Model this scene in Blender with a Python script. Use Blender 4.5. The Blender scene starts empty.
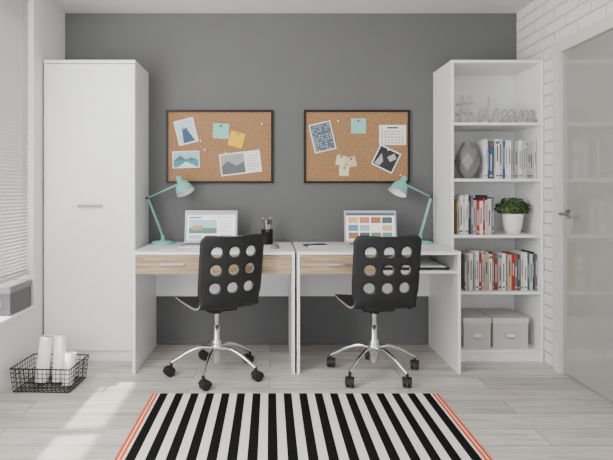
import bpy, bmesh, math, random
from mathutils import Vector, Matrix
random.seed(7)
F=515.0; D=3.76; H=1.13; VX=270.0; VY=190.0
def P(px,py,y):
    s=F/(D+y); return Vector(((px-VX)/s, y, H-(py-VY)/s))

# ---------------- materials ----------------
MATS={}
def mat(name,col,rough=0.5,metal=0.0,emit=0.0,bump=0.0,bscale=60.0,coat=0.0,var=0.0,trans=0.0,spec=None):
    if name in MATS: return MATS[name]
    m=bpy.data.materials.new(name); m.use_nodes=True
    nt=m.node_tree; b=nt.nodes['Principled BSDF']
    c=(col[0],col[1],col[2],1)
    b.inputs['Base Color'].default_value=c
    b.inputs['Roughness'].default_value=rough
    b.inputs['Metallic'].default_value=metal
    if spec is not None: b.inputs['Specular IOR Level'].default_value=spec
    if coat: b.inputs['Coat Weight'].default_value=coat
    if trans: b.inputs['Transmission Weight'].default_value=trans
    if emit:
        b.inputs['Emission Color'].default_value=c; b.inputs['Emission Strength'].default_value=emit
    tc=nt.nodes.new('ShaderNodeTexCoord'); n=nt.nodes.new('ShaderNodeTexNoise')
    n.inputs['Scale'].default_value=bscale; n.inputs['Detail'].default_value=4
    nt.links.new(tc.outputs['Object'],n.inputs['Vector'])
    v=var if var else 0.02
    mx=nt.nodes.new('ShaderNodeMix'); mx.data_type='RGBA'
    mx.inputs[6].default_value=(col[0]*(1-v),col[1]*(1-v),col[2]*(1-v),1)
    mx.inputs[7].default_value=(min(1,col[0]*(1+v)),min(1,col[1]*(1+v)),min(1,col[2]*(1+v)),1)
    nt.links.new(n.outputs['Fac'],mx.inputs[0]); nt.links.new(mx.outputs[2],b.inputs['Base Color'])
    if bump:
        bp=nt.nodes.new('ShaderNodeBump'); bp.inputs['Strength'].default_value=bump; bp.inputs['Distance'].default_value=0.002
        nt.links.new(n.outputs['Fac'],bp.inputs['Height']); nt.links.new(bp.outputs['Normal'],b.inputs['Normal'])
    MATS[name]=m; return m

def ramp(nt,stops):
    r=nt.nodes.new('ShaderNodeValToRGB'); e=r.color_ramp.elements
    while len(e)<len(stops): e.new(0.5)
    for i,(p,c) in enumerate(stops):
        e[i].position=p; e[i].color=(c[0],c[1],c[2],1)
    return r

def floor_mat():
    m=bpy.data.materials.new('floor_planks'); m.use_nodes=True; nt=m.node_tree; N=nt.nodes; L=nt.links
    b=N['Principled BSDF']
    tc=N.new('ShaderNodeTexCoord')
    br=N.new('ShaderNodeTexBrick'); br.offset=0.37; br.offset_frequency=2
    br.inputs['Scale'].default_value=1.0
    br.inputs['Brick Width'].default_value=1.25; br.inputs['Row Height'].default_value=0.165
    br.inputs['Mortar Size'].default_value=0.0024; br.inputs['Mortar Smooth'].default_value=0.3
    br.inputs['Color1'].default_value=(0,0,0,1); br.inputs['Color2'].default_value=(1,1,1,1); br.inputs['Mortar'].default_value=(0.5,0.5,0.5,1)
    L.new(tc.outputs['Object'],br.inputs['Vector'])
    mp=N.new('ShaderNodeMapping'); mp.inputs['Scale'].default_value=(1.5,16,1)
    L.new(tc.outputs['Object'],mp.inputs['Vector'])
    add=N.new('ShaderNodeVectorMath'); add.operation='MULTIPLY_ADD'
    L.new(br.outputs['Color'],add.inputs[0]); add.inputs[1].default_value=(7,3,11); L.new(mp.outputs['Vector'],add.inputs[2])
    n=N.new('ShaderNodeTexNoise'); n.inputs['Scale'].default_value=1.6; n.inputs['Detail'].default_value=8; n.inputs['Roughness'].default_value=0.65; n.inputs['Distortion'].default_value=0.6
    L.new(add.outputs[0],n.inputs['Vector'])
    r=ramp(nt,[(0.30,(0.26,0.24,0.22)),(0.42,(0.455,0.43,0.405)),(0.55,(0.55,0.528,0.502)),(0.75,(0.63,0.61,0.588))])
    L.new(n.outputs['Fac'],r.inputs['Fac'])
    hs=N.new('ShaderNodeMix'); hs.data_type='RGBA'; hs.blend_type='MULTIPLY'; hs.inputs[0].default_value=1
    r2=ramp(nt,[(0,(0.84,0.825,0.81)),(1,(1.10,1.095,1.09))])
    L.new(br.outputs['Color'],r2.inputs['Fac'])
    L.new(r.outputs['Color'],hs.inputs[6]); L.new(r2.outputs['Color'],hs.inputs[7])
    mm=N.new('ShaderNodeMix'); mm.data_type='RGBA'
    L.new(br.outputs['Fac'],mm.inputs[0]); L.new(hs.outputs[2],mm.inputs[6]); mm.inputs[7].default_value=(0.15,0.135,0.12,1)
    L.new(mm.outputs[2],b.inputs['Base Color'])
    b.inputs['Roughness'].default_value=0.42
    bp=N.new('ShaderNodeBump'); bp.inputs['Strength'].default_value=0.35; bp.inputs['Distance'].default_value=0.002
    L.new(n.outputs['Fac'],bp.inputs['Height']); L.new(bp.outputs['Normal'],b.inputs['Normal'])
    return m

def brick_mat():
    m=bpy.data.materials.new('painted_brick'); m.use_nodes=True; nt=m.node_tree; N=nt.nodes; L=nt.links
    b=N['Principled BSDF']; b.inputs['Roughness'].default_value=0.6
    tc=N.new('ShaderNodeTexCoord'); sp=N.new('ShaderNodeSeparateXYZ'); cb=N.new('ShaderNodeCombineXYZ')
    L.new(tc.outputs['Object'],sp.inputs[0]); L.new(sp.outputs['Y'],cb.inputs['X']); L.new(sp.outputs['Z'],cb.inputs['Y'])
    br=N.new('ShaderNodeTexBrick'); br.inputs['Scale'].default_value=1.0
    br.inputs['Brick Width'].default_value=0.25; br.inputs['Row Height'].default_value=0.076
    br.inputs['Mortar Size'].default_value=0.006; br.inputs['Mortar Smooth'].default_value=0.8
    L.new(cb.outputs[0],br.inputs['Vector'])
    n=N.new('ShaderNodeTexNoise'); n.inputs['Scale'].default_value=30; n.inputs['Detail'].default_value=6
    L.new(tc.outputs['Object'],n.inputs['Vector'])
    r=ramp(nt,[(0,(0.76,0.76,0.75)),(1,(0.60,0.60,0.595))]); L.new(br.outputs['Fac'],r.inputs['Fac'])
    L.new(r.outputs['Color'],b.inputs['Base Color'])
    ma=N.new('ShaderNodeMath'); ma.operation='MULTIPLY_ADD'; ma.inputs[1].default_value=-1.0
    L.new(br.outputs['Fac'],ma.inputs[0])
    m2=N.new('ShaderNodeMath'); m2.operation='MULTIPLY'; m2.inputs[1].default_value=0.6; L.new(n.outputs['Fac'],m2.inputs[0]); L.new(m2.outputs[0],ma.inputs[2])
    bp=N.new('ShaderNodeBump'); bp.inputs['Strength'].default_value=0.8; bp.inputs['Distance'].default_value=0.009
    L.new(ma.outputs[0],bp.inputs['Height']); L.new(bp.outputs['Normal'],b.inputs['Normal'])
    return m

def oak_mat():
    m=bpy.data.materials.new('oak_veneer'); m.use_nodes=True; nt=m.node_tree; N=nt.nodes; L=nt.links
    b=N['Principled BSDF']; b.inputs['Roughness'].default_value=0.5
    tc=N.new('ShaderNodeTexCoord'); mp=N.new('ShaderNodeMapping'); mp.inputs['Scale'].default_value=(2.5,20,38)
    L.new(tc.outputs['Object'],mp.inputs['Vector'])
    n=N.new('ShaderNodeTexNoise'); n.inputs['Scale'].default_value=1.5; n.inputs['Detail'].default_value=7; n.inputs['Distortion'].default_value=0.6
    L.new(mp.outputs[0],n.inputs['Vector'])
    r=ramp(nt,[(0.3,(0.25,0.17,0.10)),(0.5,(0.40,0.295,0.185)),(0.75,(0.50,0.385,0.255))])
    L.new(n.outputs['Fac'],r.inputs['Fac']); L.new(r.outputs['Color'],b.inputs['Base Color'])
    return m
def cork_mat():
    m=bpy.data.materials.new('cork'); m.use_nodes=True; nt=m.node_tree; N=nt.nodes; L=nt.links
    b=N['Principled BSDF']; b.inputs['Roughness'].default_value=0.9; b.inputs['Specular IOR Level'].default_value=0.15
    tc=N.new('ShaderNodeTexCoord'); n=N.new('ShaderNodeTexNoise'); n.inputs['Scale'].default_value=120; n.inputs['Detail'].default_value=5; n.inputs['Roughness'].default_value=0.75
    L.new(tc.outputs['Object'],n.inputs['Vector'])
    r=ramp(nt,[(0.30,(0.13,0.065,0.030)),(0.43,(0.29,0.160,0.078)),(0.6,(0.365,0.215,0.113)),(0.75,(0.48,0.31,0.18))])
    L.new(n.outputs['Fac'],r.inputs['Fac']); L.new(r.outputs['Color'],b.inputs['Base Color'])
    bp=N.new('ShaderNodeBump'); bp.inputs['Strength'].default_value=0.4; bp.inputs['Distance'].default_value=0.002
    L.new(n.outputs['Fac'],bp.inputs['Height']); L.new(bp.outputs['Normal'],b.inputs['Normal'])
    return m

WHITE=mat('white_laminate',(0.82,0.82,0.82),0.38)
WALLG=mat('grey_wall_paint',(0.130,0.132,0.134),0.8,bump=0.15,bscale=180,spec=0.3)
WALLW=mat('white_wall_paint',(0.78,0.78,0.77),0.8,bump=0.15,bscale=150)
CEIL=mat('ceiling_paint',(0.66,0.66,0.65),0.85,bump=0.1,bscale=120)
FLOORM=floor_mat(); BRICK=brick_mat(); OAK=oak_mat(); CORK=cork_mat()
BLACK=mat('black_plastic',(0.017,0.0175,0.0185),0.52,spec=0.3)
CHROME=mat('chrome',(0.66,0.66,0.67),0.16,1.0)
STEEL=mat('brushed_steel',(0.50,0.50,0.51),0.3,1.0)
MINT=mat('mint_enamel',(0.19,0.48,0.435),0.35,coat=0.2)
PAPER=mat('paper_white',(0.80,0.80,0.78),0.8)
ALU=mat('aluminium',(0.58,0.59,0.61),0.35,0.8)

# ---------------- mesh builder ----------------
class MB:
    def __init__(s): s.v=[]; s.f=[]; s.m=[]; s.sm=[]; s.mats=[]
    def mi(s,m):
        if m not in s.mats: s.mats.append(m)
        return s.mats.index(m)
    def add(s,vs,fs,m,smooth=False,M=None):
        o=len(s.v); k=s.mi(m)
        for v in vs:
            v=Vector(v)
            if M is not None: v=M@v
            s.v.append(v)
        for f in fs: s.f.append([i+o for i in f]); s.m.append(k); s.sm.append(smooth)
    def box(s,a,b,m,M=None):
        x0,y0,z0=[min(a[i],b[i]) for i in range(3)]; x1,y1,z1=[max(a[i],b[i]) for i in range(3)]
        vs=[(x0,y0,z0),(x1,y0,z0),(x1,y1,z0),(x0,y1,z0),(x0,y0,z1),(x1,y0,z1),(x1,y1,z1),(x0,y1,z1)]
        fs=[(0,3,2,1),(4,5,6,7),(0,1,5,4),(1,2,6,5),(2,3,7,6),(3,0,4,7)]
        s.add(vs,fs,m,False,M)
    def lathe(s,prof,m,n=24,M=None,smooth=True,cap=True):
        vs=[];fs=[]
        for r,z in prof:
            for i in range(n):
                a=2*math.pi*i/n; vs.append((r*math.cos(a),r*math.sin(a),z))
        for j in range(len(prof)-1):
            for i in range(n):
                fs.append((j*n+i,j*n+(i+1)%n,(j+1)*n+(i+1)%n,(j+1)*n+i))
        s.add(vs,fs,m,smooth,M)
        if cap:
            if prof[0][0]>1e-4: s.add(vs[:n],[tuple(reversed(range(n)))],m,False,M)
            if prof[-1][0]>1e-4: s.add(vs[-n:],[tuple(range(n))],m,False,M)
    def cyl(s,p0,p1,r,m,r1=None,n=16,M=None):
        p0=Vector(p0);p1=Vector(p1);d=p1-p0; L=d.length
        q=d.to_track_quat('Z','Y').to_matrix().to_4x4(); T=Matrix.Translation(p0)@q
        if M is not None: T=M@T
        s.lathe([(r,0),(r if r1 is None else r1,L)],m,n,T)
    def tube(s,path,r,m,n=8,closed=False,M=None):
        pts=[Vector(p) for p in path]; N=len(pts); vs=[];fs=[]
        up=None
        rs=r if isinstance(r,(list,tuple)) else [r]*N
        for i in range(N):
            if closed: t=pts[(i+1)%N]-pts[i-1]
            else: t=pts[min(i+1,N-1)]-pts[max(i-1,0)]
            t.normalize()
            if up is None:
                up=Vector((0,0,1)) if abs(t.z)<0.9 else Vector((1,0,0))
            a=(up-t*up.dot(t))
            if a.length<1e-5: a=t.orthogonal()
            a.normalize(); up=a; b=t.cross(a)
            for k in range(n):
                g=2*math.pi*k/n; vs.append(pts[i]+a*math.cos(g)*rs[i]+b*math.sin(g)*rs[i])
        R=N if closed else N-1
        for i in range(R):
            j=(i+1)%N
            for k in range(n): fs.append((i*n+k,i*n+(k+1)%n,j*n+(k+1)%n,j*n+k))
        s.add(vs,fs,m,True,M)
        if not closed:
            s.add(vs[:n],[tuple(reversed(range(n)))],m,False,M); s.add(vs[-n:],[tuple(range(n))],m,False,M)
    def ball(s,c,r,m,n=16,M=None,sc=(1,1,1)):
        prof=[(max(r*math.sin(math.pi*i/10),1e-5),-r*math.cos(math.pi*i/10)) for i in range(11)]
        T=Matrix.Translation(Vector(c))@Matrix.Diagonal((sc[0],sc[1],sc[2],1))
        if M is not None: T=M@T
        s.lathe(prof,m,n,T,cap=False)
    def finish(s,name,loc=(0,0,0),rz=0,bevel=0,recenter=True):
        loc=Vector(loc)
        if recenter:
            xs=[v.x for v in s.v]; ys=[v.y for v in s.v]; zs=[v.z for v in s.v]
            c=Vector(((min(xs)+max(xs))/2,(min(ys)+max(ys))/2,min(zs)))
            if loc.length==0 and rz==0: 
                s.v=[v-c for v in s.v]; loc=c
        me=bpy.data.meshes.new(name); me.from_pydata([tuple(v) for v in s.v],[],s.f)
        for m in s.mats: me.materials.append(m)
        for i,p in enumerate(me.polygons): p.material_index=s.m[i]; p.use_smooth=s.sm[i]
        bm=bmesh.new(); bm.from_mesh(me)
        bmesh.ops.recalc_face_normals(bm,faces=bm.faces); bm.to_mesh(me); bm.free()
        o=bpy.data.objects.new(name,me); bpy.context.scene.collection.objects.link(o)
        o.location=loc; o.rotation_euler=(0,0,rz)
        if bevel:
            b=o.modifiers.new('bevel','BEVEL'); b.width=bevel; b.segments=2; b.limit_method='ANGLE'; b.angle_limit=math.radians(60)
        return o
def catmull(pts,n=8):
    pts=[Vector(p) for p in pts]; out=[]
    for i in range(len(pts)-1):
        p0=pts[max(i-1,0)];p1=pts[i];p2=pts[i+1];p3=pts[min(i+2,len(pts)-1)]
        for k in range(n):
            t=k/n
            out.append(0.5*((2*p1)+(p2-p0)*t+(2*p0-5*p1+4*p2-p3)*t*t+(3*p1-p0-3*p2+p3)*t**3))
    out.append(pts[-1]); return out

# ---------------- room ----------------
XL=-1.496; XR=1.80; ZC=2.42; YF=-4.6
def simple(name,boxes,m):
    b=MB()
    for a,c in boxes: b.box(a,c,m)
    return b.finish(name,recenter=False)
simple('floor',[((XL-0.25,0.12,-0.1),(XR+0.15,YF,0))],FLOORM)
simple('ceiling',[((XL-0.25,0.12,ZC),(XR+0.15,YF,ZC+0.1))],CEIL)
simple('wall_back',[((XL-0.25,0,0),(XR+0.15,0.12,ZC))],WALLG)
WT=2.36; SZ=0.385; WY0=-0.50; WY1=-3.3
simple('wall_left',[((XL-0.25,0,0),(XL,WY0,ZC)),((XL-0.25,WY0,0),(XL,WY1,SZ)),((XL-0.25,WY0,WT),(XL,WY1,ZC)),((XL-0.25,WY1,0),(XL,YF,ZC))],WALLW)
DY0=-0.56; DY1=-1.46; DT=2.0
simple('wall_right',[((XR,0,0),(XR+0.15,DY0,ZC)),((XR,DY0,DT),(XR+0.15,DY1,ZC)),((XR,DY1,0),(XR+0.15,YF,ZC))],BRICK)
simple('trim_window_sill',[((XL-0.245,WY0,SZ),(XL+0.015,WY1,SZ+0.018))],WHITE)
# window
b=MB()
x0=XL-0.24;x1=XL-0.18
zb=SZ+0.018
for ya,yb in ((WY0,WY0-0.06),(WY1+0.06,WY1),(-1.40,-1.47),(-2.33,-2.40)):
    b.box((x0,ya,zb),(x1,yb,WT),WHITE)
b.box((x0,WY0,zb),(x1,WY1,zb+0.06),WHITE); b.box((x0,WY0,WT-0.06),(x1,WY1,WT),WHITE)
b.finish('window_1')
# venetian blind
b=MB(); SL=mat('blind_slat',(0.54,0.54,0.535),0.5)
bx=XL-0.035
b.box((bx-0.025,WY0-0.006,WT-0.035),(bx+0.02,WY1+0.01,WT),SL)
z=WT-0.05; 
while z>0.63:
    t=math.radians(50); w=0.013
    M=Matrix.Translation((bx,0,z))@Matrix.Rotation(-t,4,'Y')
    b.box((-w,WY0-0.008,-0.0006),(w,WY1+0.01,0.0006),SL,M)
    z-=0.021
b.box((bx-0.013,WY0-0.008,0.600),(bx+0.013,WY1+0.01,0.618),SL)
for y in (-0.62,-1.2,-1.9,-2.6):
    b.tube([(bx+0.014,y,0.6),(bx+0.014,y,WT-0.03)],0.0012,SL,5)
    b.tube([(bx-0.014,y,0.6),(bx-0.014,y,WT-0.03)],0.0012,SL,5)
b.finish('venetian_blind')
# door trim + door
TR=mat('door_frame_paint',(0.64,0.63,0.61),0.4)
simple('trim_door',[((XR-0.015,DY0+0.05,0),(XR+0.15,DY0-0.02,DT+0.05)),((XR-0.015,DY0-0.02,DT-0.02),(XR+0.15,DY1+0.02,DT+0.05)),((XR-0.015,DY1+0.02,0),(XR+0.15,DY1-0.05,DT+0.05))],TR)
b=MB(); DG=mat('door_satin_glass',(0.33,0.322,0.305),0.14,coat=1.0)
b.box((XR+0.01,DY0-0.023,0.006),(XR+0.05,DY1+0.023,DT-0.023),DG)
hy=DY0-0.085; hz=0.985
b.cyl((XR+0.01,hy,hz),(XR-0.002,hy,hz),0.027,STEEL,n=24)
b.cyl((XR,hy,hz),(XR-0.05,hy,hz),0.010,STEEL)
b.tube(catmull([(XR-0.045,hy+0.0,hz),(XR-0.052,hy-0.02,hz),(XR-0.052,hy-0.12,hz)],5),0.010,STEEL,12)
b.finish('door_1',bevel=0.002)

# ---------------- wardrobe ----------------
b=MB(); wx0,wx1=-1.485,-0.885; wf=-0.38; wt=1.984
b.box((wx0,-0.005,0),(wx0+0.018,wf+0.018,wt-0.022),WHITE); b.box((wx1-0.018,-0.005,0),(wx1,wf+0.018,wt-0.022),WHITE)
b.box((wx0,-0.005,wt-0.022),(wx1,wf,wt),WHITE)
b.box((wx0+0.018,-0.005,0),(wx1-0.018,-0.015,wt-0.022),WHITE)
b.box((wx0+0.018,-0.015,0.07),(wx1-0.018,wf+0.03,0.088),WHITE)
b.box((wx0+0.018,wf+0.022,0),(wx1-0.018,wf+0.04,0.07),WHITE)
b.box((wx0+0.003,wf,0.076),(wx1-0.003,wf+0.0165,wt-0.027),WHITE)
hz=1.025
HM=mat('handle_satin',(0.25,0.25,0.26),0.4,0.5)
b.box((-1.255,wf-0.024,hz-0.009),(-1.097,wf-0.014,hz+0.007),HM)
for hx in (-1.24,-1.112): b.box((hx-0.004,wf-0.016,hz-0.004),(hx+0.004,wf,hz+0.004),HM)
b.finish('wardrobe',bevel=0.0012)

# ---------------- bookcase ----------------
b=MB(); sx0,sx1=1.189,1.796; st=1.984
b.box((sx0,-0.005,0),(sx0+0.018,wf,st),WHITE); b.box((sx1-0.018,-0.005,0),(sx1,wf,st),WHITE)
b.box((sx0+0.018,-0.005,st-0.018),(sx1-0.018,wf,st),WHITE)
b.box((sx0+0.018,-0.005,0),(sx1-0.018,-0.012,st-0.018),WHITE)
SH=[0.079,0.462,0.834,1.204,1.574]
for z in SH: b.box((sx0+0.018,-0.012,z-0.018),(sx1-0.018,wf+0.002,z),WHITE)
b.box((sx0+0.018,wf+0.015,0),(sx1-0.018,wf+0.03,0.061),WHITE)
b.finish('bookcase',bevel=0.0012)

# ---------------- desks ----------------
def desk(x0,x1,niche,name):
    b=MB(); yf=-0.60; yb=-0.008; t=0.018
    b.box((x0,yb,0.732),(x1,yf-0.004,0.752),WHITE)
    b.box((x0,yb,0),(x0+t,yf+0.002,0.732),WHITE); b.box((x1-t,yb,0),(x1,yf+0.002,0.732),WHITE)
    b.box((x0+t,yb,0.36),(x1-t,yb-0.018,0.732),WHITE)
    b.box((x0+t,yb-0.018,0.614),(x1-t,yf+0.02,0.630),WHITE)
    xm=(x0+x1)/2
    b.box((xm-0.008,yb-0.018,0.63),(xm+0.008,yf+0.02,0.732),WHITE)
    def drawer(a,c):
        b.box((a,yf+0.001,0.614),(c,yf+0.018,0.729),OAK)
        h=(a+c)/2-0.01; z=0.676
        b.box((h-0.072,yf-0.022,z-0.006),(h+0.072,yf-0.014,z+0.006),STEEL)
        for q in (h-0.06,h+0.06): b.box((q-0.004,yf-0.016,z-0.004),(q+0.004,yf+0.002,z+0.004),STEEL)
        for s_ in (a+0.01,c-0.022): b.box((s_,yf+0.018,0.634),(s_+0.012,yb-0.1,0.72),WHITE)
    drawer(x0+t+0.002,xm-0.0015)
    if niche:
        b.box((xm+0.03,-0.20,0.63),(x1-0.05,-0.54,0.645),BLACK)
        b.box((xm+0.05,-0.20,0.645),(x1-0.07,-0.53,0.652),PAPER)
    else: drawer(xm+0.0015,x1-t-0.002)
    return b.finish(name,bevel=0.001)
desk(-0.845,0.153,False,'desk'); desk(0.166,1.172,True,'desk')
DZ=0.7525

# ---------------- chairs ----------------
EDGE=mat('plywood_edge',(0.30,0.24,0.16),0.6)
def chair(cx,cy,seat_rot,base_rot):
    b=MB()
    ctrl=[(0,0.215,0.405),(0,0.205,0.432),(0,0.17,0.445),(0,0.05,0.442),(0,-0.08,0.437),(0,-0.16,0.438),(0,-0.205,0.452),(0,-0.225,0.485),(0,-0.236,0.52),(0,-0.253,0.625),(0,-0.270,0.73),(0,-0.288,0.83),(0,-0.297,0.870)]
    fine=catmull(ctrl,12); cum=[0]
    for i in range(1,len(fine)): cum.append(cum[-1]+(fine[i]-fine[i-1]).length)
    TL=cum[-1]
    def ev(t):
        t=max(0,min(TL,t))
        for i in range(1,len(cum)):
            if cum[i]>=t:
                k=(t-cum[i-1])/max(1e-9,cum[i]-cum[i-1]); return fine[i-1].lerp(fine[i],k)
        return fine[-1]
    tb=[cum[12*i] for i in (8,9,10,11)]
    hw=0.197
    def wid(t):
        bend=cum[12*6]
        base=1.0+0.06*math.exp(-((t-0.15)/0.15)**2)-0.08*math.exp(-((t-bend-0.03)/0.05)**2)
        r=0.035
        d=t-(TL-r)
        if d>0: base*= (hw-r+math.sqrt(max(0,r*r-d*d)))/hw
        r=0.06; d=(r-t)
        if d>0: base*=(hw-r+math.sqrt(max(0,r*r-d*d)))/hw
        return base
    def mp(u,t):
        p=ev(t)
        bt=(t-cum[12*6])/(tb[0]-cum[12*6]); bt=max(0,min(1,bt))
        return Vector((u*wid(t),p.y+0.9*u*u*bt,p.z+0.25*u*u*(1-bt)))
    ub=[-hw,-0.155,-0.0517,0.0517,0.155,hw]; nsub=[2,4,4,4,2]
    us=[]
    for i in range(5):
        for k in range(nsub[i]): us.append(ub[i]+(ub[i+1]-ub[i])*k/nsub[i])
    us.append(hw)
    ts=[]; n0=26
    for k in range(n0): ts.append(tb[0]*k/n0)
    for i in range(3):
        for k in range(4): ts.append(tb[i]+(tb[i+1]-tb[i])*k/4)
    for k in range(9):
        a=math.sin(math.pi/2*k/8); ts.append(tb[3]+(TL-tb[3])*a)
    bm=bmesh.new(); grid={}
    for i,u in enumerate(us):
        for j,t in enumerate(ts): grid[i,j]=bm.verts.new(mp(u,t))
    holes=[(2+4*c,n0+4*r) for c in range(3) for r in range(3)]
    def inhole(i,j): return any(a<=i<a+4 and c<=j<c+4 for a,c in holes)
    for i in range(len(us)-1):
        for j in range(len(ts)-1):
            if not inhole(i,j): bm.faces.new((grid[i,j],grid[i+1,j],grid[i+1,j+1],grid[i,j+1]))
    for a,c in holes:
        ring=[(a+k,c) for k in range(4)]+[(a+4,c+k) for k in range(4)]+[(a+4-k,c+4) for k in range(4)]+[(a,c+4-k) for k in range(4)]
        uc=(us[a]+us[a+4])/2; tc_=(ts[c]+ts[c+4])/2; R=0.031
        prev=[grid[q] for q in ring]
        for rr in (0.5,1.0):
            inner=[]
            for q in ring:
                du=us[q[0]]-uc; dt=ts[q[1]]-tc_; g=math.atan2(dt,du)
                ci=Vector((uc+R*math.cos(g),tc_+R*math.sin(g))); ou=Vector((us[q[0]],ts[q[1]]))
                pp=ou.lerp(ci,rr); inner.append(bm.verts.new(mp(pp.x,pp.y)))
            for k in range(16):
                l=(k+1)%16; bm.faces.new((prev[k],prev[l],inner[l],inner[k]))
            prev=inner
    bmesh.ops.delete(bm,geom=[v for v in bm.verts if not v.link_faces],context='VERTS')
    bmesh.ops.recalc_face_normals(bm,faces=bm.faces)
    me=bpy.data.meshes.new('shell'); bm.to_mesh(me); bm.free()
    for p in me.polygons: p.use_smooth=True
    me.materials.append(BLACK); me.materials.append(EDGE)
    root=bpy.data.objects.new('office_chair',None); root.location=(cx,cy,0); bpy.context.scene.collection.objects.link(root)
    root.empty_display_size=0.2
    sh=bpy.data.objects.new('seat_shell',me); bpy.context.scene.collection.objects.link(sh); sh.parent=root
    sh.rotation_euler=(0,0,seat_rot)
    so=sh.modifiers.new('thick','SOLIDIFY'); so.thickness=0.011; so.offset=0; so.material_offset_rim=1
    u_=None
    b=MB()
    b.box((-0.09,-0.11,0.405),(0.09,0.11,0.430),BLACK)
    b.cyl((0,0,0.375),(0,0,0.408),0.034,BLACK,0.045,20)
    b.tube(catmull([(0.04,0,0.405),(0.14,0.01,0.395),(0.225,0.02,0.400)],6),0.005,CHROME,8)
    b.ball((0.232,0.021,0.400),0.014,BLACK)
    u=b.finish('underframe',recenter=False); u.parent=root; u.rotation_euler=(0,0,seat_rot)
    b=MB()
    b.cyl((0,0,0.20),(0,0,0.38),0.0145,CHROME,n=20)
    b.lathe([(0.026,0.075),(0.026,0.15),(0.030,0.152),(0.030,0.205),(0.020,0.214),(0.020,0.30),(0.016,0.302)],CHROME,24)
    b.lathe([(0.034,0.135),(0.036,0.14),(0.036,0.178),(0.032,0.185)],CHROME,24)
    for k in range(5):
        a=base_rot+k*2*math.pi/5; M=Matrix.Rotation(a,4,'Z')
        path=catmull([(0.025,0,0.158),(0.09,0,0.166),(0.17,0,0.140),(0.235,0,0.103),(0.275,0,0.080)],6)
        n=len(path)
        b.tube(path,[0.0135-0.004*i/(n-1) for i in range(n)],CHROME,12,M=M)
        b.cyl((0.275,0,0.085),(0.275,0,0.050),0.009,BLACK,n=12,M=M)
        C=M@Matrix.Translation((0.275,0,0))@Matrix.Rotation(1.1+k*1.9,4,'Z')@Matrix.Translation((0.012,0,0))
        for s_ in (-1,1):
            W=C@Matrix.Translation((0,s_*0.014,0.029))@Matrix.Rotation(math.pi/2,4,'X')
            b.lathe([(0.010,-0.011),(0.024,-0.0105),(0.0287,-0.007),(0.0287,0.007),(0.024,0.0105),(0.010,0.011)],BLACK,20,W)
        vs=[];fs=[]
        for i in range(9):
            g=math.radians(-10+i*22.5); 
            for yy in (-0.026,0.026): vs.append((0.0315*math.cos(g),yy,0.029+0.0315*math.sin(g)))
        for i in range(8): fs.append((2*i,2*i+1,2*i+3,2*i+2))
        b.add(vs,fs,BLACK,True,C)
    bs=b.finish('star_base',recenter=False); bs.parent=root
    return root
chair(-0.328,-0.59,math.radians(27),math.radians(-28))
chair(0.640,-0.59,math.radians(6),math.radians(13))

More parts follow.
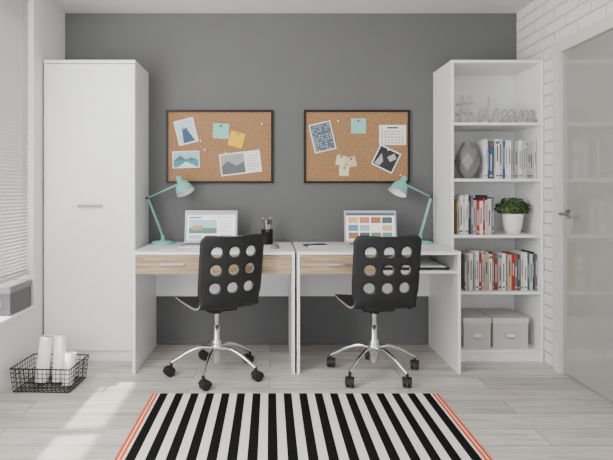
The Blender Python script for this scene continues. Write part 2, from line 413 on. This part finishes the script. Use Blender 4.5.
# ---------------- corkboards ----------------
def corkboard(px0,px1,notes,pins,name):
    b=MB(); FR=mat('board_frame_black',(0.006,0.006,0.007),0.4,spec=.25)
    A=P(px0,110,-0.02); B=P(px1,183,-0.02)
    x0,x1,z1,z0=A.x,B.x,A.z,B.z; w=0.014
    b.box((x0+w/2,-0.001,z0+w/2),(x1-w/2,-0.012,z1-w/2),CORK)
    for a,c in (((x0,-.001,z0),(x1,-.022,z0+w)),((x0,-.001,z1-w),(x1,-.022,z1)),((x0,-.001,z0+w),(x0+w,-.022,z1-w)),((x1-w,-.001,z0+w),(x1,-.022,z1-w))): b.box(a,c,FR)
    layer=0
    for (cx,cy,w_,h_,rot,kind) in notes:
        c=P(cx,cy,-0.013); s=F/(D-0.013); W=w_/s; Hh=h_/s; layer+=1
        M=Matrix.Translation((c.x,-0.0128-0.0008*layer,c.z))@Matrix.Rotation(math.radians(rot),4,'Y')
        def R(u0,v0,u1,v1,m,d=0.0): b.box(((u0-.5)*W,-0.0003-d,(v0-.5)*Hh),((u1-.5)*W,0.0003-d,(v1-.5)*Hh),m,M)
        def T(pts,m,d): 
            b.add([((u-.5)*W,-0.0006-d,(v-.5)*Hh) for u,v in pts],[tuple(range(len(pts)))],m,False,M)
        if kind=='mint': R(0,0,1,1,mat('note_mint',(0.26,0.56,0.49),0.7))
        elif kind=='yellow': R(0,0,1,1,mat('note_yellow',(0.80,0.47,0.01),0.7))
        elif kind=='pink': R(0,0,1,1,mat('note_peach',(0.66,0.50,0.34),0.7))
        elif kind=='cream': R(0,0,1,1,mat('note_cream',(0.68,0.62,0.40),0.7))
        elif kind=='calendar':
            R(0,0,1,1,PAPER); G=mat('print_grey',(0.38,0.38,0.39),0.8)
            R(.3,.82,.7,.9,mat('print_dark',(0.06,0.06,0.07),0.8),.0005)
            for i in range(7):
                for j in range(5): R(.07+i*.125,.08+j*.14,.07+i*.125+.08,.08+j*.14+.07,G,.0005)
        elif kind=='sea':
            R(0,0,1,1,PAPER); R(.04,.06,.96,.94,mat('photo_sky',(0.30,0.52,0.60),0.5),.0005)
            R(.04,.06,.96,.45,mat('photo_sea',(0.03,0.22,0.28),0.5),.0009)
            T([(.04,.45),(.3,.75),(.5,.5),(.7,.62),(.96,.45)],mat('photo_rock',(0.06,0.13,0.16),0.6),.0009)
            T([(.2,.06),(.5,.38),(.9,.06)],mat('photo_foam',(0.65,0.75,0.76),0.6),.0013)
        elif kind=='fashion':
            R(0,0,1,1,PAPER); R(.06,.06,.94,.94,mat('photo_pale',(0.45,0.62,0.72),0.5),.0005)
            T([(.25,.06),(.32,.6),(.5,.85),(.62,.5),(.85,.06)],mat('photo_navy',(0.03,0.08,0.16),0.6),.0009)
            T([(.4,.6),(.5,.9),(.62,.7)],mat('photo_foam',(0.65,0.75,0.76),0.6),.0013)
        elif kind=='city':
            R(0,0,1,1,PAPER); R(.05,.04,.95,.96,mat('photo_slate',(0.08,0.11,0.15),0.5),.0005)
            rr=random.Random(3); G=mat('photo_light',(0.45,0.50,0.56),0.6)
            for i in range(7):
                for j in range(11):
                    if rr.random()<.72: R(.08+i*.124,.07+j*.08,.08+i*.124+.07,.07+j*.08+.035,G,.0009)
        elif kind=='bw':
            R(0,0,1,1,PAPER); R(.05,.06,.95,.94,mat('photo_black',(0.015,0.015,0.018),0.5),.0005)
            T([(.1,.1),(.22,.65),(.42,.35),(.35,.1)],mat('photo_lgrey',(0.40,0.40,0.40),0.6),.0009)
            T([(.5,.60),(.72,.88),(.9,.7),(.7,.45)],mat('photo_lgrey',(0.40,0.40,0.40),0.6),.0009)
        elif kind=='wide':
            R(0,0,1,1,PAPER); R(.03,.06,.60,.94,mat('photo_mist',(0.30,0.32,0.32),0.5),.0005)
            T([(.03,.06),(.03,.45),(.2,.65),(.4,.4),(.60,.55),(.60,.06)],mat('photo_lead',(0.10,0.115,0.115),0.6),.0009)
            G=mat('print_grey',(0.38,0.38,0.39),0.8)
            for j in range(6): R(.66,.16+j*.12,.94 if j%3 else .85,.19+j*.12,G,.0005)
    for px,py,col in pins:
        c=P(px,py,-0.016); m=mat('pin_%d%d%d'%tuple(int(q*9) for q in col),col,0.3)
        b.cyl((c.x,-0.012,c.z),(c.x,-0.030,c.z),0.0035,m,0.0055,12); b.ball((c.x,-0.031,c.z),0.007,m,12,sc=(1,.6,1))
    b.finish(name)
wht=(.8,.8,.8); blk=(.03,.03,.03); blu=(.06,.2,.5)
corkboard(166,273,[(186,131.5,20,25,-14,'fashion'),(221,131,16,15,2,'mint'),(236.5,139.5,15,15,14,'yellow'),(186,159.5,27,17,-2,'sea'),(240.5,163,41,22,-7,'wide')],
  [(185,122,wht),(221,126,blk),(238,134,blu),(201,141,wht),(205,150,wht),(186,154,wht),(226,153,wht),(255,152,wht),(262,124,wht)],'cork_board')
corkboard(304,410,[(322.5,137,22,29,-13,'city'),(358.5,126,15,15,0,'mint'),(392.5,135,27,20,0,'calendar'),(341,160.5,10,10,12,'cream'),(351,162,10,10,-14,'pink'),(344,171,10,10,3,'cream'),(386,159,23,22,26,'bw')],
  [(324,125,blk),(358,121,blk),(381,127,wht),(403,127,wht),(341,157,blk),(351,159,blk),(344,168,blk),(388,150,wht),(338,121,wht),(400,175,wht)],'cork_board')

# ---------------- lamps ----------------
def lamp(base,elbow,headp,aim,name):
    b=MB(); base=Vector(base); elbow=Vector(elbow); hp=Vector(headp)
    b.lathe([(0.075,0),(0.078,0.004),(0.078,0.012),(0.070,0.018),(0.015,0.022),(0.012,0.045),(0.009,0.05)],MINT,32,Matrix.Translation(base))
    p0=base+Vector((0,0,0.05))
    def pair(a,c):
        for o in (-0.013,0.013):
            v=Vector((0,o,0)); b.tube([a+v,c+v],0.0052,MINT,8)
        for q in (a,c): b.cyl(q+Vector((0,-0.019,0)),q+Vector((0,0.019,0)),0.011,MINT,n=14)
    pair(p0,elbow); pair(elbow,hp)
    def spring(a,c):
        a=Vector(a);c=Vector(c);d=(c-a); L=d.length; d.normalize(); q=d.orthogonal().normalized(); w=d.cross(q)
        b.tube([a+d*L*i/90+q*0.005*math.cos(i*1.1)+w*0.005*math.sin(i*1.1) for i in range(91)],0.0011,STEEL,5)
    off=Vector((0.0,-0.02,0))
    spring(p0+off,p0.lerp(elbow,0.42)+off); spring(p0-off,p0.lerp(elbow,0.42)-off)
    spring(elbow+off,elbow.lerp(hp,0.5)+off)
    aim=Vector(aim).normalized()
    q=aim.to_track_quat('Z','Y').to_matrix().to_4x4()
    M=Matrix.Translation(hp-aim*0.02)@q
    b.lathe([(0.0001,-0.035),(0.014,-0.034),(0.020,-0.025),(0.022,0.0),(0.026,0.012),(0.040,0.022),(0.052,0.042),(0.060,0.070),(0.067,0.098),(0.069,0.100),(0.066,0.099),(0.058,0.070),(0.050,0.044),(0.036,0.026)],MINT,32,M,cap=False)
    b.lathe([(0.0645,0.0975),(0.056,0.070),(0.048,0.045),(0.034,0.028),(0.0001,0.024)],mat('shade_inside',(0.85,0.85,0.83),0.5),32,M,cap=False)
    b.ball((0,0,0.062),0.026,mat('bulb_glass',(0.9,0.9,0.88),0.2,emit=0.3),16,M)
    b.tube([hp,hp-aim*0.02],0.006,MINT,8)
    b.finish(name)
yl=-0.13
bz=DZ
lb=P(163,0,yl); lb.z=bz
lamp(lb,P(148,198,yl),P(181,183,yl-0.01),(0.45,-0.22,-0.82),'desk_lamp')
lb=P(420,0,yl); lb.z=bz
lamp(lb,P(431,197,yl),P(402,183,yl-0.01),(-0.45,-0.22,-0.82),'desk_lamp')

# ---------------- laptops ----------------
def laptop(cx,y,style,name):
    b=MB(); W=0.36; dp=0.235; z0=DZ
    b.box((-W/2,-dp,0.001),(W/2,0,0.014),ALU)
    b.box((-W/2+0.012,-dp+0.09,0.014),(W/2-0.012,-0.012,0.0146),mat('kb_tray',(0.5,0.5,0.52),0.5))
    for i in range(14):
        for j in range(5):
            x=-W/2+0.02+i*0.0231; yy=-0.028-j*0.0235
            b.box((x,yy,0.0146),(x+0.018,yy-0.018,0.0165),mat('key_dark',(0.03,0.03,0.033),0.5))
    b.box((-0.05,-dp+0.015,0.014),(0.05,-dp+0.075,0.0145),mat('trackpad',(0.5,0.51,0.53),0.3))
    Hh=0.222; M=Matrix.Translation((0,0.0,0.014))@Matrix.Rotation(math.radians(-8),4,'X')
    b.box((-W/2,0,0),(W/2,0.007,Hh),ALU,M)
    b.box((-W/2+0.002,-0.0006,0.002),(W/2-0.002,0,Hh-0.002),mat('bezel',(0.42,0.42,0.43),0.4),M)
    sw=W-0.026; sh=Hh-0.032
    def R(u0,v0,u1,v1,m,d): b.box(((u0-.5)*sw,-0.0008-d,0.016+v0*sh),((u1-.5)*sw,-0.0004-d,0.016+v1*sh),m,M)
    def em(n,c): return mat('screen_'+n,c,0.4,emit=0.6,spec=.2)
    R(0,0,1,1,em('white',(0.85,0.86,0.87)),0)
    if style=='a':
        R(0,.92,1,1,em('bar',(0.36,0.38,0.39)),.0004)
        R(.04,.80,.3,.86,em('teal',(0.05,0.24,0.24)),.0004)
        for i in range(4): R(.5+i*.12,.81,.58+i*.12,.84,em('txt',(0.22,0.23,0.24)),.0004)
        R(.04,.25,.62,.75,em('sky',(0.30,0.52,0.58)),.0004)
        R(.04,.25,.62,.45,em('hill',(0.10,0.20,0.14)),.0008)
        R(.12,.38,.32,.55,em('hill2',(0.42,0.26,0.15)),.0012)
        for j in range(6): R(.67,.68-j*.075,.95 if j%2 else .9,.70-j*.075,em('txt',(0.22,0.23,0.24)),.0004)
        for i in range(3): R(.04+i*.32,.04,.31+i*.32,.2,em('card%d'%i,((.35,.5,.5),(.6,.45,.28),(.25,.34,.42))[i]),.0004)
    else:
        R(0,.9,1,1,em('dark',(0.08,0.10,0.13)),.0004)
        cs=[(.28,.13,.07),(.10,.22,.28),(.5,.34,.18),(.07,.10,.10),(.30,.36,.36),(.42,.18,.09),(.14,.19,.10),(.7,.7,.68)]
        for i in range(4):
            for j in range(3): R(.04+i*.235,.06+j*.28,.25+i*.235,.29+j*.28,em('tile%d'%((i*3+j)%8),cs[(i*3+j)%8]),.0004)
    c=b.finish(name,(cx,y,z0),0.0001,bevel=0); return c
laptop(P(211,0,-0.2).x,-0.21,'a','laptop'); laptop(P(370.5,0,-0.2).x,-0.21,'b','laptop')

# ---------------- pen cup ----------------
b=MB(); MESH=mat('black_wire_metal',(0.012,0.012,0.012),0.5,0.0,spec=.3)
c=P(267,0,-0.17); cx,cy=c.x,c.y; r=0.04; h=0.10
b.lathe([(r,0),(r,0.004),(0.001,0.004)],MESH,28,Matrix.Translation((cx,cy,DZ)),cap=True)
for zz in (0.004,h): b.tube([(cx+r*math.cos(a*math.pi/14),cy+r*math.sin(a*math.pi/14),DZ+zz) for a in range(28)],0.0022,MESH,6,True)
for k in range(28):
    for s_ in (1,-1):
        b.tube([(cx+r*math.cos(k*math.pi/14+s_*t*.9/4),cy+r*math.sin(k*math.pi/14+s_*t*.9/4),DZ+0.004+(h-0.004)*t/4) for t in range(5)],0.0011,MESH,4)
b.lathe([(r-0.003,0.005),(r-0.003,h-0.012)],MESH,28,Matrix.Translation((cx,cy,DZ)),cap=False)
for i,(dx,dy,l,col) in enumerate([(-.022,.01,.175,(.02,.02,.02)),(.0,.015,.165,(.5,.35,.1)),(.02,-.005,.18,(.05,.05,.06)),(-.008,-.015,.16,(.6,.6,.6)),(.012,.018,.17,(.1,.2,.3))]):
    m=mat('pencil_%d'%i,col,0.4); p0=Vector((cx-dx*.6,cy-dy*.6,DZ+.006)); p1=Vector((cx+dx*1.2,cy+dy*1.2,DZ+l))
    b.cyl(p0,p1,0.004,m,n=6); b.cyl(p1,p1+(p1-p0).normalized()*.014,0.004,mat('pencil_wood',(.6,.42,.25),.6),0.0008,6)
for s_ in (-1,1):
    b.tube([(cx+0.012+s_*0.011+0.010*math.cos(a*.5236),cy-0.01,DZ+0.155+0.016*math.sin(a*.5236)) for a in range(12)],0.003,BLACK,6,True)
    b.tube([(cx+0.012+s_*0.006,cy-0.01,DZ+0.14),(cx+0.006,cy,DZ+0.02)],0.003,STEEL,6)
b.finish('pen_cup')
def mouse(px,y):
    b=MB(); c=P(px,0,y)
    vs=[];fs=[];n=16
    prof=[(1.0,0.0),(1.0,0.3),(0.92,0.65),(0.7,0.88),(0.35,0.98),(0.02,1.0)]
    for r_,z_ in prof:
        for i in range(n):
            a=2*math.pi*i/n; vs.append((c.x+0.03*r_*math.cos(a),c.y+0.052*r_*math.sin(a),DZ+0.028*z_*(1+0.12*math.sin(a))))
    for j in range(len(prof)-1):
        for i in range(n): fs.append((j*n+i,j*n+(i+1)%n,(j+1)*n+(i+1)%n,(j+1)*n+i))
    b.add(vs,fs,mat('mouse_grey',(.20,.20,.21),.35),True)
    b.box((c.x-.003,c.y+.02,DZ+.024),(c.x+.003,c.y+.036,DZ+.031),BLACK)
    b.finish('computer_mouse')
mouse(275,-0.42)
b=MB(); c=P(316,0,-0.30)
M=Matrix.Translation((c.x,c.y,DZ))@Matrix.Rotation(math.radians(12),4,'Z')
b.box((-.075,-.055,0),(.075,.055,.012),mat('notebook_dark',(.05,.055,.06),.5),M); b.box((-.072,-.057,.002),(.077,.05,.010),PAPER,M)
b.tube([(-.05,-.02,.016),(.06,.02,.016)],.004,STEEL,8,M=M)
b.finish('notebook',bevel=0.001)
b=MB(); c=P(172,0,-0.45)
b.box((c.x-.05,c.y-.08,DZ),(c.x+.05,c.y+.08,DZ+.004),PAPER)
for j in range(6): b.box((c.x-.04,c.y-.06+j*.02,DZ+.004),(c.x+.035,c.y-.057+j*.02,DZ+.0043),mat('print_grey',(0.45,0.45,0.46),0.8))
b.finish('notepad')

# ---------------- books ----------------
def books(x0,x1,zs,pal,hmin,hmax,name,seed):
    rd=random.Random(seed); b=MB(); x=x0; last=None
    while x<x1-0.009:
        w=min(rd.choice([.009,.012,.014,.017,.021,.026]),x1-x); hh=rd.uniform(hmin,hmax); dp=rd.uniform(.15,.19)
        col=rd.choice(pal); 
        if col==last: col=rd.choice(pal)
        last=col
        yf=-0.33+rd.uniform(-.012,.012)
        m=mat('cover_%d_%d_%d'%tuple(int(q*99) for q in col),col,.5,spec=.3)
        g=.0008; c=.0016
        b.box((x+g,yf,zs),(x+w-g,yf+c,zs+hh),m)
        b.box((x+g,yf+c,zs),(x+g+c,yf+dp,zs+hh),m); b.box((x+w-g-c,yf+c,zs),(x+w-g,yf+dp,zs+hh),m)
        b.box((x+g+c,yf+c,zs+.003),(x+w-g-c,yf+dp-.004,zs+hh-.004),PAPER)
        lum=sum(col)/3
        lab=mat('title_dark',(.05,.05,.055),.6) if lum>.3 else mat('title_light',(.6,.6,.58),.6)
        a=rd.uniform(.2,.45); e=rd.uniform(.6,.88)
        b.box((x+w*.36,yf-.0004,zs+hh*a),(x+w*.64,yf,zs+hh*e),lab)
        if rd.random()<.5: b.box((x+w*.2,yf-.0004,zs+hh*.06),(x+w*.8,yf,zs+hh*.10),lab)
        if rd.random()<.18: b.box((x+g,yf-.0003,zs+hh*.88),(x+w-g,yf,zs+hh*.95),mat('title_accent%d'%rd.randint(0,1),rd.choice([(.40,.05,.03),(.04,.18,.24)]),.6))
        x+=w
    b.finish(name)
wh=(.74,.74,.72); w2=(.60,.59,.56); lg=(.36,.37,.38); dg=(.04,.045,.05); bl=(.03,.09,.18); rd_=(.36,.03,.02); te=(.03,.20,.22); be=(.46,.37,.25); gr=(.14,.15,.155)
sY=-0.33
def X(px): return P(px,0,sY).x
books(X(484),X(537),SH[3]+.0005,[wh,wh,wh,w2,w2,lg,gr,wh,bl,dg,be,lg],.245,.265,'books',31)
books(X(457),X(494),SH[2]+.0005,[wh,te,rd_,wh,gr,be,lg,wh,w2,wh,dg],.22,.265,'books',12)
books(X(464),X(538),SH[1]+.0005,[wh,lg,gr,be,dg,wh,lg,w2,dg,wh,w2,te,be,lg,gr,wh,rd_],.235,.262,'books',22)

# ---------------- dream sign ----------------
b=MB(); SG=mat('sign_silver',(0.30,0.30,0.30),0.45,0.0)
ys=-0.33
def sp(pts,r):
    b.tube(catmull([P(x,y,ys) for x,y in pts],7),r,SG,8)
zbase=190-(SH[4]-H)*F/(D+ys)
def q(pts): return [(x,y+(zbase-118.9)) for x,y in pts]
for pts in ([(462.5,91),(459.5,117.5)],[(469.5,91),(466.5,117.5)],[(456,100),(473,98.5)],[(455.5,110),(472.5,108.5)]): sp(q(pts),.0085)
sx=lambda pts:[(475+(x-472)*0.82,119-(119-y)*1.06) for x,y in pts]
sp(q(sx([(474,116),(478,114),(485,108),(482,106),(477,108),(474.5,113),(478,117.5),(482,115),(486,106),(490,94),(487.5,106),(487,114),(490,117.5),(494,114),(497,107),(499,105.5),(501,108),(500,113),(502,117),(506,115.5),(511,109.5),(509,106),(505,109),(505,114),(508,117.5),(513,114.5),(520,108),(517,106),(513,108.5),(512,114),(515,117.5),(519,113),(521,107.5),(521,113),(523,117),(526,112),(528,107),(529.5,108),(529,117),(532,109),(534.5,106.5),(536,109),(535,117),(538,109),(541,106.5),(543,109),(542,115),(545,117.5),(549,114)])),.0055)
b.box((P(475,0,ys).x,ys-.012,SH[4]+.001),(P(536,0,ys).x,ys+.012,SH[4]+.0045),SG)
b.box((P(457,0,ys).x,ys-.012,SH[4]+.001),(P(471,0,ys).x,ys+.012,SH[4]+.0045),SG)
dz=max(0,SH[4]+.001-min(v.z for v in b.v))
b.v=[v+Vector((0,0,dz)) for v in b.v]
b.finish('dream_letter_sign')

# ---------------- faceted vase ----------------
b=MB(); VM=mat('vase_graphite',(0.20,0.20,0.202),0.35,0.25)
c=P(467.5,0,-0.29); n=7
prof=[(.034,0,0),(.068,.055,.5),(.083,.115,0),(.070,.175,.5),(.042,.225,0),(.030,.25,.5),(.024,.25,.5),(.034,.222,0)]
vs=[];fs=[]
for r_,z_,o in prof:
    for i in range(n):
        a=2*math.pi*(i+o)/n+.3; vs.append((c.x+r_*math.cos(a),c.y+r_*math.sin(a),SH[3]+.0005+z_))
for j in range(len(prof)-1):
    for i in range(n):
        a_=j*n+i;b_=j*n+(i+1)%n;c_=(j+1)*n+i;d_=(j+1)*n+(i+1)%n
        if prof[j][2]==prof[j+1][2]: fs.append((a_,b_,d_,c_))
        elif prof[j][2]<prof[j+1][2]: fs+= [(a_,b_,c_),(b_,d_,c_)]
        else: fs+=[(a_,b_,d_),(a_,d_,c_)]
fs.append(tuple(reversed(range(n))))
b.add(vs,fs,VM); b.finish('faceted_vase')

# ---------------- potted plant ----------------
b=MB(); c=P(512.5,0,-0.27); T=Matrix.Translation((c.x,c.y,SH[2]+.0005))
b.lathe([(.040,0),(.046,.004),(.058,.05),(.068,.115),(.071,.135),(.066,.137),(.062,.118),(.055,.112),(.001,.112)],mat('pot_white',(.78,.78,.76),.3,coat=.3),32,T)
b.lathe([(.060,.112),(.055,.118),(.001,.119)],mat('soil',(.05,.035,.025),.9,bump=.5),24,T,cap=False)
LG=[mat('leaf_a',(.045,.10,.025),.5),mat('leaf_b',(.11,.19,.055),.5),mat('leaf_c',(.02,.05,.012),.5)]
rd=random.Random(5)
for k in range(26):
    th=rd.uniform(0,6.28); ph=rd.uniform(0,1.35)
    e=Vector((.09*math.sin(ph)*math.cos(th),.09*math.sin(ph)*math.sin(th),.115+.03+.085*math.cos(ph)))
    b.tube([T@Vector((0,0,.115)),T@(e*.6+Vector((0,0,.05))),T@e],.0016,LG[2],5)
for k in range(1500):
    th=rd.uniform(0,6.28); cp=rd.uniform(-.35,1); s_=math.sqrt(1-cp*cp); R=rd.uniform(.45,1)**.6
    R*=1+.10*math.sin(3*th+1)+.08*math.cos(5*cp*3)
    p=Vector((.106*R*s_*math.cos(th),.085*R*s_*math.sin(th),.165+.074*R*cp))
    nrm=Vector((s_*math.cos(th)+rd.uniform(-.8,.8),s_*math.sin(th)+rd.uniform(-.8,.8),cp+rd.uniform(-.6,.9))).normalized()
    tq=nrm.to_track_quat('Z','Y').to_matrix().to_4x4()
    M=T@Matrix.Translation(p)@tq@Matrix.Rotation(rd.uniform(0,6.28),4,'Z'); L=rd.uniform(.007,.012)
    b.add([(0,-L,0),(L*.5,-L*.3,.002),(L*.45,L*.4,.002),(0,L,-.002),(-L*.45,L*.4,.002),(-L*.5,-L*.3,.002)],[(0,1,2,3),(0,3,4,5)],rd.choice(LG),False,M)
b.finish('potted_plant')

# ---------------- storage boxes ----------------
def sbox(x0,x1,y0,y1,z,h,m,lid,name,rz=0,label=True):
    b=MB(); w=(x1-x0); d=abs(y1-y0); L=.035
    b.box((-w/2+.004,-d/2+.004,0),(w/2-.004,d/2-.004,h-.008),m)
    b.box((-w/2,-d/2,h-L),(w/2,d/2,h),lid)
    if label:
        hz=h*.42
        b.box((-.032,-d/2+.001,hz-.018),(.032,-d/2+.004,hz+.018),STEEL); b.box((-.027,-d/2+.0002,hz-.012),(.027,-d/2+.0015,hz+.012),PAPER)
        b.tube([(-.02,-d/2+.002,hz-.018),(-.012,-d/2-.008,hz-.024),(.012,-d/2-.008,hz-.024),(.02,-d/2+.002,hz-.018)],.002,STEEL,6)
    o=b.finish(name,((x0+x1)/2,(y0+y1)/2,z),rz if rz else .0001,bevel=.002)
BXW=mat('box_offwhite',(.50,.49,.47),.7); BXL=mat('box_lid_offwhite',(.58,.57,.55),.7)
x_=lambda px,y:P(px,0,y).x
sbox(x_(463.5,-.34),x_(491.5,-.34),-.34,-.06,SH[0]+.001,.20,BXW,BXL,'storage_box')
sbox(x_(493,-.34),x_(529,-.34),-.34,-.06,SH[0]+.001,.20,BXW,BXL,'storage_box')
BG=mat('box_grey',(.10,.10,.105),.6); BGL=mat('box_lid_grey',(.20,.20,.205),.6)
sbox(-1.672,-1.492,-.80,-.530,SZ+.019,.165,BG,BGL,'storage_box')

# ---------------- rug ----------------
b=MB(); RB=mat('rug_black',(.009,.009,.009),.95,bump=.6,bscale=400,spec=.05); RW=mat('rug_white',(.74,.73,.70),.95,bump=.6,bscale=400,spec=.1); RO=mat('rug_orange',(.78,.085,.012),.95,bump=.6,bscale=400,spec=.1)
rx0,rx1=-.648,.926; ry0,ry1=-.918,-2.75; ht=.008
segs=[(.013,RO),(.006,RW),(.013,RO),(.011,RW)]
inner=(rx1-rx0)-2*.043; per=inner/18.0; bw=per*.53
x=rx0
def strip(w,m):
    global x
    b.box((x,ry0,.0006),(x+w,ry1,ht),m); x+=w
for w,m in segs: strip(w,m)
n=18
for k in range(n):
    strip(bw,RB) 
    if k<n-1: strip((inner-n*bw)/(n-1),RW)
for w,m in reversed(segs): strip(w,m)
b.finish('striped_rug')

# ---------------- wire basket with paper rolls ----------------
b=MB(); bx0,bx1,by0,by1,bh=-.170,.170,-.13,.13,.135
def rect(z,ins,r):
    pts=[(bx0+ins,by0+ins,z),(bx1-ins,by0+ins,z),(bx1-ins,by1-ins,z),(bx0+ins,by1-ins,z)]
    for i in range(4): b.tube([pts[i],pts[(i+1)%4]],r,MESH,6)
rect(bh,0,.0042); rect(.005,.012,.003)
for t in (.2,.4,.6,.8): rect(.005+(bh-.005)*t,.012*(1-t),.0020)
nx,ny=13,10
for i in range(nx+1):
    t=i/nx; xb=bx0+.012+(bx1-bx0-.024)*t; xt=bx0+(bx1-bx0)*t
    b.tube([(xt,by0,bh),(xb,by0+.012,.005),(xb,by1-.012,.005),(xt,by1,bh)],.0020,MESH,5)
for i in range(1,ny):
    t=i/ny; yb=by0+.012+(by1-by0-.024)*t; yt=by0+(by1-by0)*t
    b.tube([(bx0,yt,bh),(bx0+.012,yb,.005),(bx1-.012,yb,.005),(bx1,yt,bh)],.0020,MESH,5)
RP=mat('roll_paper',(.76,.75,.73),.75); RI=mat('roll_inner',(.25,.23,.21),.8)
for (px_,py_,tx,ty,L,r) in [(-.060,.01,.022,.02,.258,.037),(.040,.02,-.004,.03,.262,.037),(.114,-.03,.01,.02,.175,.031)]:
    d=Vector((tx,ty,L)).normalized(); M=Matrix.Translation((px_,py_,.018))@d.to_track_quat('Z','Y').to_matrix().to_4x4()
    b.lathe([(r,0),(r,L),(r-.002,L+.0005),(r-.003,L),(r-.003,.01)],RP,24,M,cap=False)
    b.lathe([(r-.010,L-.006),(r-.010,.01)],RI,20,M,cap=False)
    b.tube([(M@Vector(((r-.003-.00035*i)*math.cos(i*.35),(r-.003-.00035*i)*math.sin(i*.35),L-.001))) for i in range(50)],.0010,RP,4)
    b.lathe([(r-.003,L-.004),(.008,L-.012),(.0001,L-.012)],RI,20,M,cap=False)
b.finish('wire_basket',(-1.270,-.775,.0),math.radians(-3))

# ---------------- lights ----------------
w=bpy.data.worlds.new('World'); bpy.context.scene.world=w; w.use_nodes=True
bg=w.node_tree.nodes['Background']; bg.inputs[0].default_value=(0.98,0.985,1.0,1); bg.inputs[1].default_value=2.2
sun=bpy.data.lights.new('sun','SUN'); sun.energy=14; sun.angle=math.radians(2.0); sun.color=(1,.95,.87)
so=bpy.data.objects.new('sun',sun); bpy.context.scene.collection.objects.link(so)
so.rotation_euler=Vector((1,.10,-.80)).to_track_quat('-Z','Y').to_euler(); so.location=(-5,-2,5)
ar=bpy.data.lights.new('window_daylight','AREA'); ar.shape='RECTANGLE'; ar.size=1.9; ar.size_y=1.7; ar.energy=120; ar.color=(1,.98,.95)
ao=bpy.data.objects.new('window_daylight',ar); bpy.context.scene.collection.objects.link(ao)
ao.location=(XL+.03,-2.15,1.45); ao.rotation_euler=Vector((1,.25,-.12)).to_track_quat('-Z','Z').to_euler()

# ---------------- camera ----------------
cd=bpy.data.cameras.new('camera'); co=bpy.data.objects.new('camera',cd); bpy.context.scene.collection.objects.link(co)
co.location=(0,-D,H); co.rotation_euler=(math.pi/2,0,0)
cd.sensor_width=36; cd.lens=F/613*36; cd.shift_x=(306.5-VX)/613; cd.shift_y=-(230-VY)/613; cd.clip_start=.05
bpy.context.scene.camera=co
